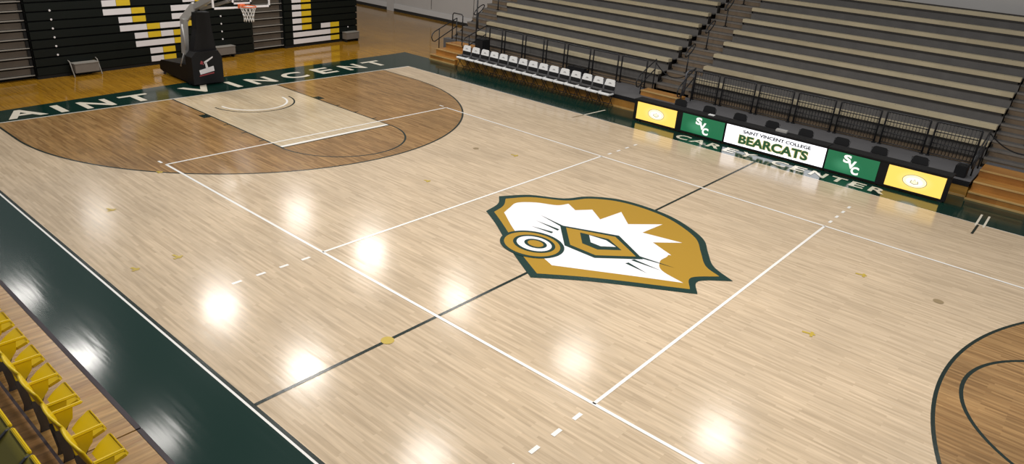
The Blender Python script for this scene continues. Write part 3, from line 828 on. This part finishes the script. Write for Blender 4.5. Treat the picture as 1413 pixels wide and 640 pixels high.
# ------------------------------------------------------------------ portable basketball hoop
H = root('basketball_hoop', 'portable basketball hoop with black padded base at the far baseline', 'basketball hoop', (-15.4, -0.06, D))
BK = M['black_matte']
s = MB(); s.prism([(-0.46, 0.05), (0.56, 0.05), (0.56, 0.86), (0.44, 1.08), (-0.30, 1.08), (-0.46, 0.92)], 'x', -0.42, 0.0, BK); s.build('front_pad', H)
s = MB(); s.prism([(-0.422, 0.04), (-0.422, 0.62), (-2.25, 0.46), (-2.4, 0.36), (-2.4, 0.12), (-2.2, 0.08)], 'y', -0.42, 0.52, BK); s.build('base', H)
for x in (-0.35, -2.1):
    for y in (-0.42, 0.42):
        w = MB(); bm = bmesh.new(); bmesh.ops.create_cone(bm, cap_ends=True, segments=16, radius1=0.05, radius2=0.05, depth=0.04, matrix=Matrix.Translation((x, y, 0.05)) @ Matrix.Rotation(PI / 2, 4, 'X')); w.bm(bm, M['rubber']); w.build('caster', H)
s = MB(); s.prism([(-0.31, 1.081), (0.44, 1.081), (0.36, 1.75), (0.34, 2.26), (-0.12, 2.26), (-0.14, 1.75)], 'x', -0.40, -0.10, BK); s.build('mast_pad', H)
# maker mark on the pad: white bar with a red and white sweep
lg = MB()
def front(y, z): return (0.004, y, z)
lg.add([front(-0.22, 0.36), front(0.26, 0.44), front(0.24, 0.60), front(-0.25, 0.50)], [[0, 1, 2, 3]], M['panel_white'])
lg.add([front(-0.10, 0.66), front(0.24, 0.86), front(0.24, 0.91), front(-0.10, 0.74)], [[0, 1, 2, 3]], M['panel_white'])
lg.add([front(-0.02, 0.54), front(0.06, 0.56), front(0.02, 0.74), front(-0.04, 0.72)], [[0, 1, 2, 3]], M['panel_white'])
lg.add([front(-0.20, 0.70), front(-0.06, 0.66), front(-0.06, 0.74), front(-0.16, 0.80)], [[0, 1, 2, 3]], M['logo_red'])
lg.add([front(-0.26, 0.30), front(0.24, 0.36), front(0.24, 0.40), front(-0.24, 0.34)], [[0, 1, 2, 3]], M['logo_red'])
lg.build('maker_mark', H)
s = MB()
def beam(mb, a, b, w, h, m):
    a = Vector(a); b = Vector(b); d = (b - a); L = d.length; d.normalize()
    sd = d.cross(Vector((0, 0, 1))).normalized() if abs(d.z) < 0.99 else Vector((0, 1, 0)); up = sd.cross(d)
    mt = Matrix(((d.x, sd.x, up.x, a.x), (d.y, sd.y, up.y, a.y), (d.z, sd.z, up.z, a.z), (0, 0, 0, 1)))
    mb.box((0, -w / 2, -h / 2), (L, w / 2, h / 2), m, 0.01, mt)
s = MB(); beam(s, (-0.98, -0.30, 0.5), (-0.72, -0.28, 0.98), 0.08, 0.10, M['silver']); beam(s, (-0.74, -0.28, 0.9), (-0.66, -0.24, 2.02), 0.14, 0.26, M['silver']); beam(s, (-0.70, -0.24, 1.95), (-0.30, 0.0, 2.46), 0.14, 0.24, M['silver']); s.build('rear_arm', H)
s = MB(); s.tube([(-0.85, -0.42, 0.5), (-0.70, -0.30, 1.05)], 0.03, M['silver']); s.tube([(-0.52, -0.34, 1.10), (-0.66, -0.32, 1.85)], 0.035, M['silver']); s.build('strut', H)
s = MB(); beam(s, (-0.45, 0.0, 2.36), (2.15, 0.10, 3.35), 0.16, 0.18, M['silver']); s.build('boom', H)
s = MB(); beam(s, (-0.25, 0.14, 2.34), (2.2, 0.16, 3.0), 0.07, 0.09, M['silver']); s.build('lower_boom', H)
s = MB(); s.box((2.14, -0.3, 2.9), (2.26, 0.5, 3.5), M['silver'], 0.01); s.build('board_bracket', H)
BX = 2.3; B0 = 2.71; BY = 0.11
s = MB(); s.box((BX - 0.006, BY - 0.88, B0 + 0.03), (BX + 0.006, BY + 0.88, B0 + 1.04), M['glass']); s.build('backboard', H)
s = MB()
for a, b in (((-0.91, B0), (0.91, B0 + 0.055)), ((-0.91, B0 + 1.015), (0.91, B0 + 1.07)), ((-0.91, B0), (-0.86, B0 + 1.07)), ((0.86, B0), (0.91, B0 + 1.07))):
    s.box((BX - 0.03, BY + a[0], a[1]), (BX + 0.02, BY + b[0], b[1]), M['panel_white'], 0.004)
s.build('board_frame', H)
s = MB()
for a, b in (((-0.305, B0 + 0.12), (0.305, B0 + 0.17)), ((-0.305, B0 + 0.53), (0.305, B0 + 0.58)), ((-0.305, B0 + 0.12), (-0.255, B0 + 0.58)), ((0.255, B0 + 0.12), (0.305, B0 + 0.58))):
    s.box((BX + 0.006, BY + a[0], a[1]), (BX + 0.012, BY + b[0], b[1]), M['panel_white'])
s.build('target_square', H)
RC = (BX + 0.15 + 0.23, BY - 0.03, B0 + 0.10)
s = MB(); s.tube([(RC[0] + 0.23 * math.cos(2 * PI * k / 32), RC[1] + 0.23 * math.sin(2 * PI * k / 32), RC[2]) for k in range(32)], 0.014, M['orange'], closed=True)
s.box((BX + 0.01, RC[1] - 0.11, RC[2] - 0.09), (BX + 0.04, RC[1] + 0.11, RC[2] + 0.02), M['orange'], 0.005)
s.box((BX + 0.02, RC[1] - 0.07, RC[2] - 0.02), (BX + 0.17, RC[1] + 0.07, RC[2] + 0.005), M['orange'], 0.004)
ro = s.build('rim', H)
nt_ = MB()
rr = [(0.225, 0.0), (0.19, -0.10), (0.155, -0.20), (0.135, -0.30), (0.14, -0.42)]
def npnt(l, k):
    a = 2 * PI * (k + 0.5 * (l % 2)) / 12
    return (RC[0] + rr[l][0] * math.cos(a), RC[1] + rr[l][0] * math.sin(a), RC[2] + rr[l][1])
for l in range(4):
    for k in range(12):
        nt_.tube([npnt(l, k), npnt(l + 1, k)], 0.007, M['net'], 5)
        nt_.tube([npnt(l, k), npnt(l + 1, k + (1 if l % 2 else -1))], 0.007, M['net'], 5)
nt_.build('net', ro)

# ------------------------------------------------------------------ near side: seating platform with yellow chairs
DK = 0.30
def platform(label, x0, x1, y0, y1, z, mat):
    R = root('seating_platform', label, 'platform', ((x0 + x1) / 2, y1, 0))
    h = (x1 - x0) / 2
    s = MB(); s.box((-h, y0 - y1, z - 0.04), (h, -0.0, z), mat); s.build('deck_board', R)
    s = MB(); s.box((-h, -0.005, z - 0.10), (h, 0.055, z), M['rubber']); s.build('nosing', R)
    s = MB()
    for x in (-h + 0.02, 0, h - 0.06): s.box((x, y0 - y1 + 0.02, 0), (x + 0.04, -0.02, z - 0.04), M['riser'])
    s.build('support_frame', R)
    return R
SEAM = -0.16
YD = -8.965
platform('tan wooden platform with a dark nosing under the front yellow chairs', -12.0, SEAM - 0.012, -9.78, YD, DK, M['deck_wood'])
platform('tan wooden platform beyond the dark seam in the corner', SEAM + 0.012, 6.0, -9.78, YD, DK, M['deck_wood'])
T2 = 0.60
def tier(label):
    R = root('seating_platform', label, 'platform', (-3.0, -9.76, 0))
    s = MB(); s.box((-9.0, -1.25, T2 - 0.04), (9.0, -0.06, T2), M['tier_wood_shaded']); s.build('deck_board', R)
    s = MB(); s.box((-9.0, -0.06, DK), (9.0, -0.03, T2), M['rubber']); s.build('riser', R)
    s = MB()
    for x in (-8.9, -4, 0, 4, 8.9): s.box((x, -1.2, 0), (x + 0.05, -0.12, T2 - 0.04), M['riser'])
    s.build('support_frame', R)
tier('raised wooden platform behind the front row of yellow chairs')

def shell(b, W, z0, z1, ybase, lean, curve, th, m, n=(8, 5)):
    vs = []; fs = []
    NU, NV = n
    for side in (0, 1):
        for j in range(NV + 1):
            for i in range(NU + 1):
                u = -1 + 2 * i / NU; v = j / NV
                z = z0 + (z1 - z0) * v - 0.02 * abs(u) ** 4 * (1 if j == NV else 0)
                vs.append((u * W, ybase + lean * v + curve * u * u - (th if side else 0), z))
    n1 = (NU + 1) * (NV + 1)
    for j in range(NV):
        for i in range(NU):
            a = j * (NU + 1) + i
            fs.append([a, a + NU + 1, a + NU + 2, a + 1]); fs.append([n1 + a, n1 + a + 1, n1 + a + NU + 2, n1 + a + NU + 1])
    for i in range(NU):
        a = i; fs.append([a, a + 1, n1 + a + 1, n1 + a]); a = NV * (NU + 1) + i; fs.append([a, n1 + a, n1 + a + 1, a + 1])
    for j in range(NV):
        a = j * (NU + 1); c = a + NU + 1; fs.append([a, n1 + a, n1 + c, c]); a += NU; c = a + NU + 1; fs.append([a, c, n1 + c, n1 + a])
    b.add(vs, fs, m, True)
def stadium_chair(label, loc, last, group):
    """seat faces +y; origin on the platform under the backrest"""
    R = root('stadium_chair', label, 'chair', loc, 0, group)
    Y = M['yellow']
    mt = Matrix.Translation((0.0, 0.04, 0.40)) @ Matrix.Rotation(math.radians(24), 4, 'X')
    s = MB()
    q = MB(); q.prism([(-0.13, 0.06), (0.13, 0.06), (0.18, 0.16), (0.20, 0.27), (0.185, 0.29), (-0.185, 0.29), (-0.20, 0.27), (-0.18, 0.16)], 'z', 0.0, 0.035, Y)
    s.add([mt @ Vector(v) for v in q.v], q.f, Y)
    s.box((-0.19, 0.277, -0.012), (0.19, 0.295, 0.043), Y, 0.008, mt)
    s.build('seat', R)
    b = MB(); shell(b, 0.225, 0.56, 0.84, -0.02, -0.09, 0.03, 0.026, Y); b.build('backrest', R)
    for sx in ((-1, 1) if last else (-1,)):
        x = sx * 0.25
        a = MB(); a.box((x - 0.02, -0.03, 0.625), (x + 0.02, 0.26, 0.655), Y, 0.010); a.build('armrest', R)
        p = MB(); p.prism([(-0.02, 0.0), (0.13, 0.0), (0.08, 0.08), (0.055, 0.36), (0.10, 0.45), (-0.02, 0.45), (-0.04, 0.40), (-0.01, 0.08)], 'x', x - 0.012, x + 0.012, M['grey_metal']); p.build('stand', R)
        k = MB(); k.prism([(-0.03, 0.43), (0.06, 0.40), (0.14, 0.50), (0.16, 0.625), (-0.05, 0.625)], 'x', x - 0.015, x + 0.015, Y); k.build('arm_bracket', R)
    return R
def stowed_chair(label, loc, last, group):
    """stowed flat: the back folded forward over the seat, seen from behind"""
    R = root('stadium_chair', label, 'chair', loc, 0, group)
    mt = Matrix.Translation((0, 0.06, 0.60)) @ Matrix.Rotation(math.radians(-48), 4, 'X')
    b = MB(); q = MB(); shell(q, 0.235, -0.62, 0.0, 0.0, 0.0, 0.0, 0.028, M['shaded_yellow']); b.add([mt @ Vector(v) for v in q.v], q.f, M['shaded_yellow'], True); b.build('backrest', R)  # back coloured as if in shade, only the rim stays yellow
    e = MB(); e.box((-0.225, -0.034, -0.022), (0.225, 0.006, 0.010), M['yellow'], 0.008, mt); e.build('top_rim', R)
    st = MB(); st.box((-0.2, -0.40, 0.24), (0.2, -0.22, 0.27), M['shaded_yellow'], 0.01, ); st.build('seat', R)
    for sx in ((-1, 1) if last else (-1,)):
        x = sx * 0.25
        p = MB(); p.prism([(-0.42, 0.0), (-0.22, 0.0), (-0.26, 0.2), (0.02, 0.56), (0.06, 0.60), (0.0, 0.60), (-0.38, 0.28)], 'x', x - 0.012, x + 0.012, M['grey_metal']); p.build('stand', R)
    return R
YC = -9.68
XA = [-0.57 - 0.50 * k for k in range(0, 7)]
grp1 = 'yellow chairs in the front row'
for k, x in enumerate(XA):
    stadium_chair('front row yellow chair, %s on the long side of the deck seam gap' % ORD[k], (x, YC, DK), k == 0, grp1)
XB = [0.09 + 0.50 * k for k in range(2)]
for k, x in enumerate(XB):
    stadium_chair('front row yellow chair, %s on the short side of the deck seam gap' % ORD[k], (x, YC, DK), k == 1, grp1)
grp2 = 'stowed yellow chairs in the second row'
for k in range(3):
    stowed_chair('stowed yellow chair with shade-darkened back in the second row, %s from the bottom edge' % ORD[2 - k], (-0.07 + 0.50 * k, -10.16, T2), k == 2, grp2)

# ------------------------------------------------------------------ lights
W = bpy.data.worlds.new('world'); SC.world = W
W.use_nodes = True
W.node_tree.nodes['Background'].inputs['Color'].default_value = (0.9, 0.95, 1.0, 1)
W.node_tree.nodes['Background'].inputs['Strength'].default_value = 0.22
def lamp(x, y, p, z=9.0, size=1.35):
    l = bpy.data.lights.new('gym_lamp', 'AREA'); l.shape = 'DISK'; l.size = size; l.energy = p
    l.color = (1.0, 0.955, 0.90)
    o = bpy.data.objects.new('gym_lamp', l); COL.objects.link(o); o.location = (x, y, z)
for x in (-28, -22.3, -16.6, -11.0, -4.9, 0.8, 6.6):
    for y in (-5.0, 0.1, 7.4):
        p = {-28: 75, -22.3: 150, -16.6: 245, -11.0: 265, -4.9: 220, 0.8: 275, 6.6: 265}[x]
        if y == 7.4 and x > -12: p *= 0.6
        if y == -5.0 and x < -12: p *= 0.55
        if (x, y) == (-4.9, 0.1): p *= 0.7
        if (x, y) == (-11.0, 0.1): p *= 0.9
        if (x, y) == (-11.0, -5.0): p = 60
        if (x, y) == (-22.3, 0.1): continue
        lamp(x, y, p)
# ------------------------------------------------------------------ view
SC.view_settings.view_transform = 'Standard'
SC.view_settings.look = 'None'
SC.view_settings.gamma = 1.0
SC.view_settings.exposure = 0.0
SC.view_settings.use_curve_mapping = False
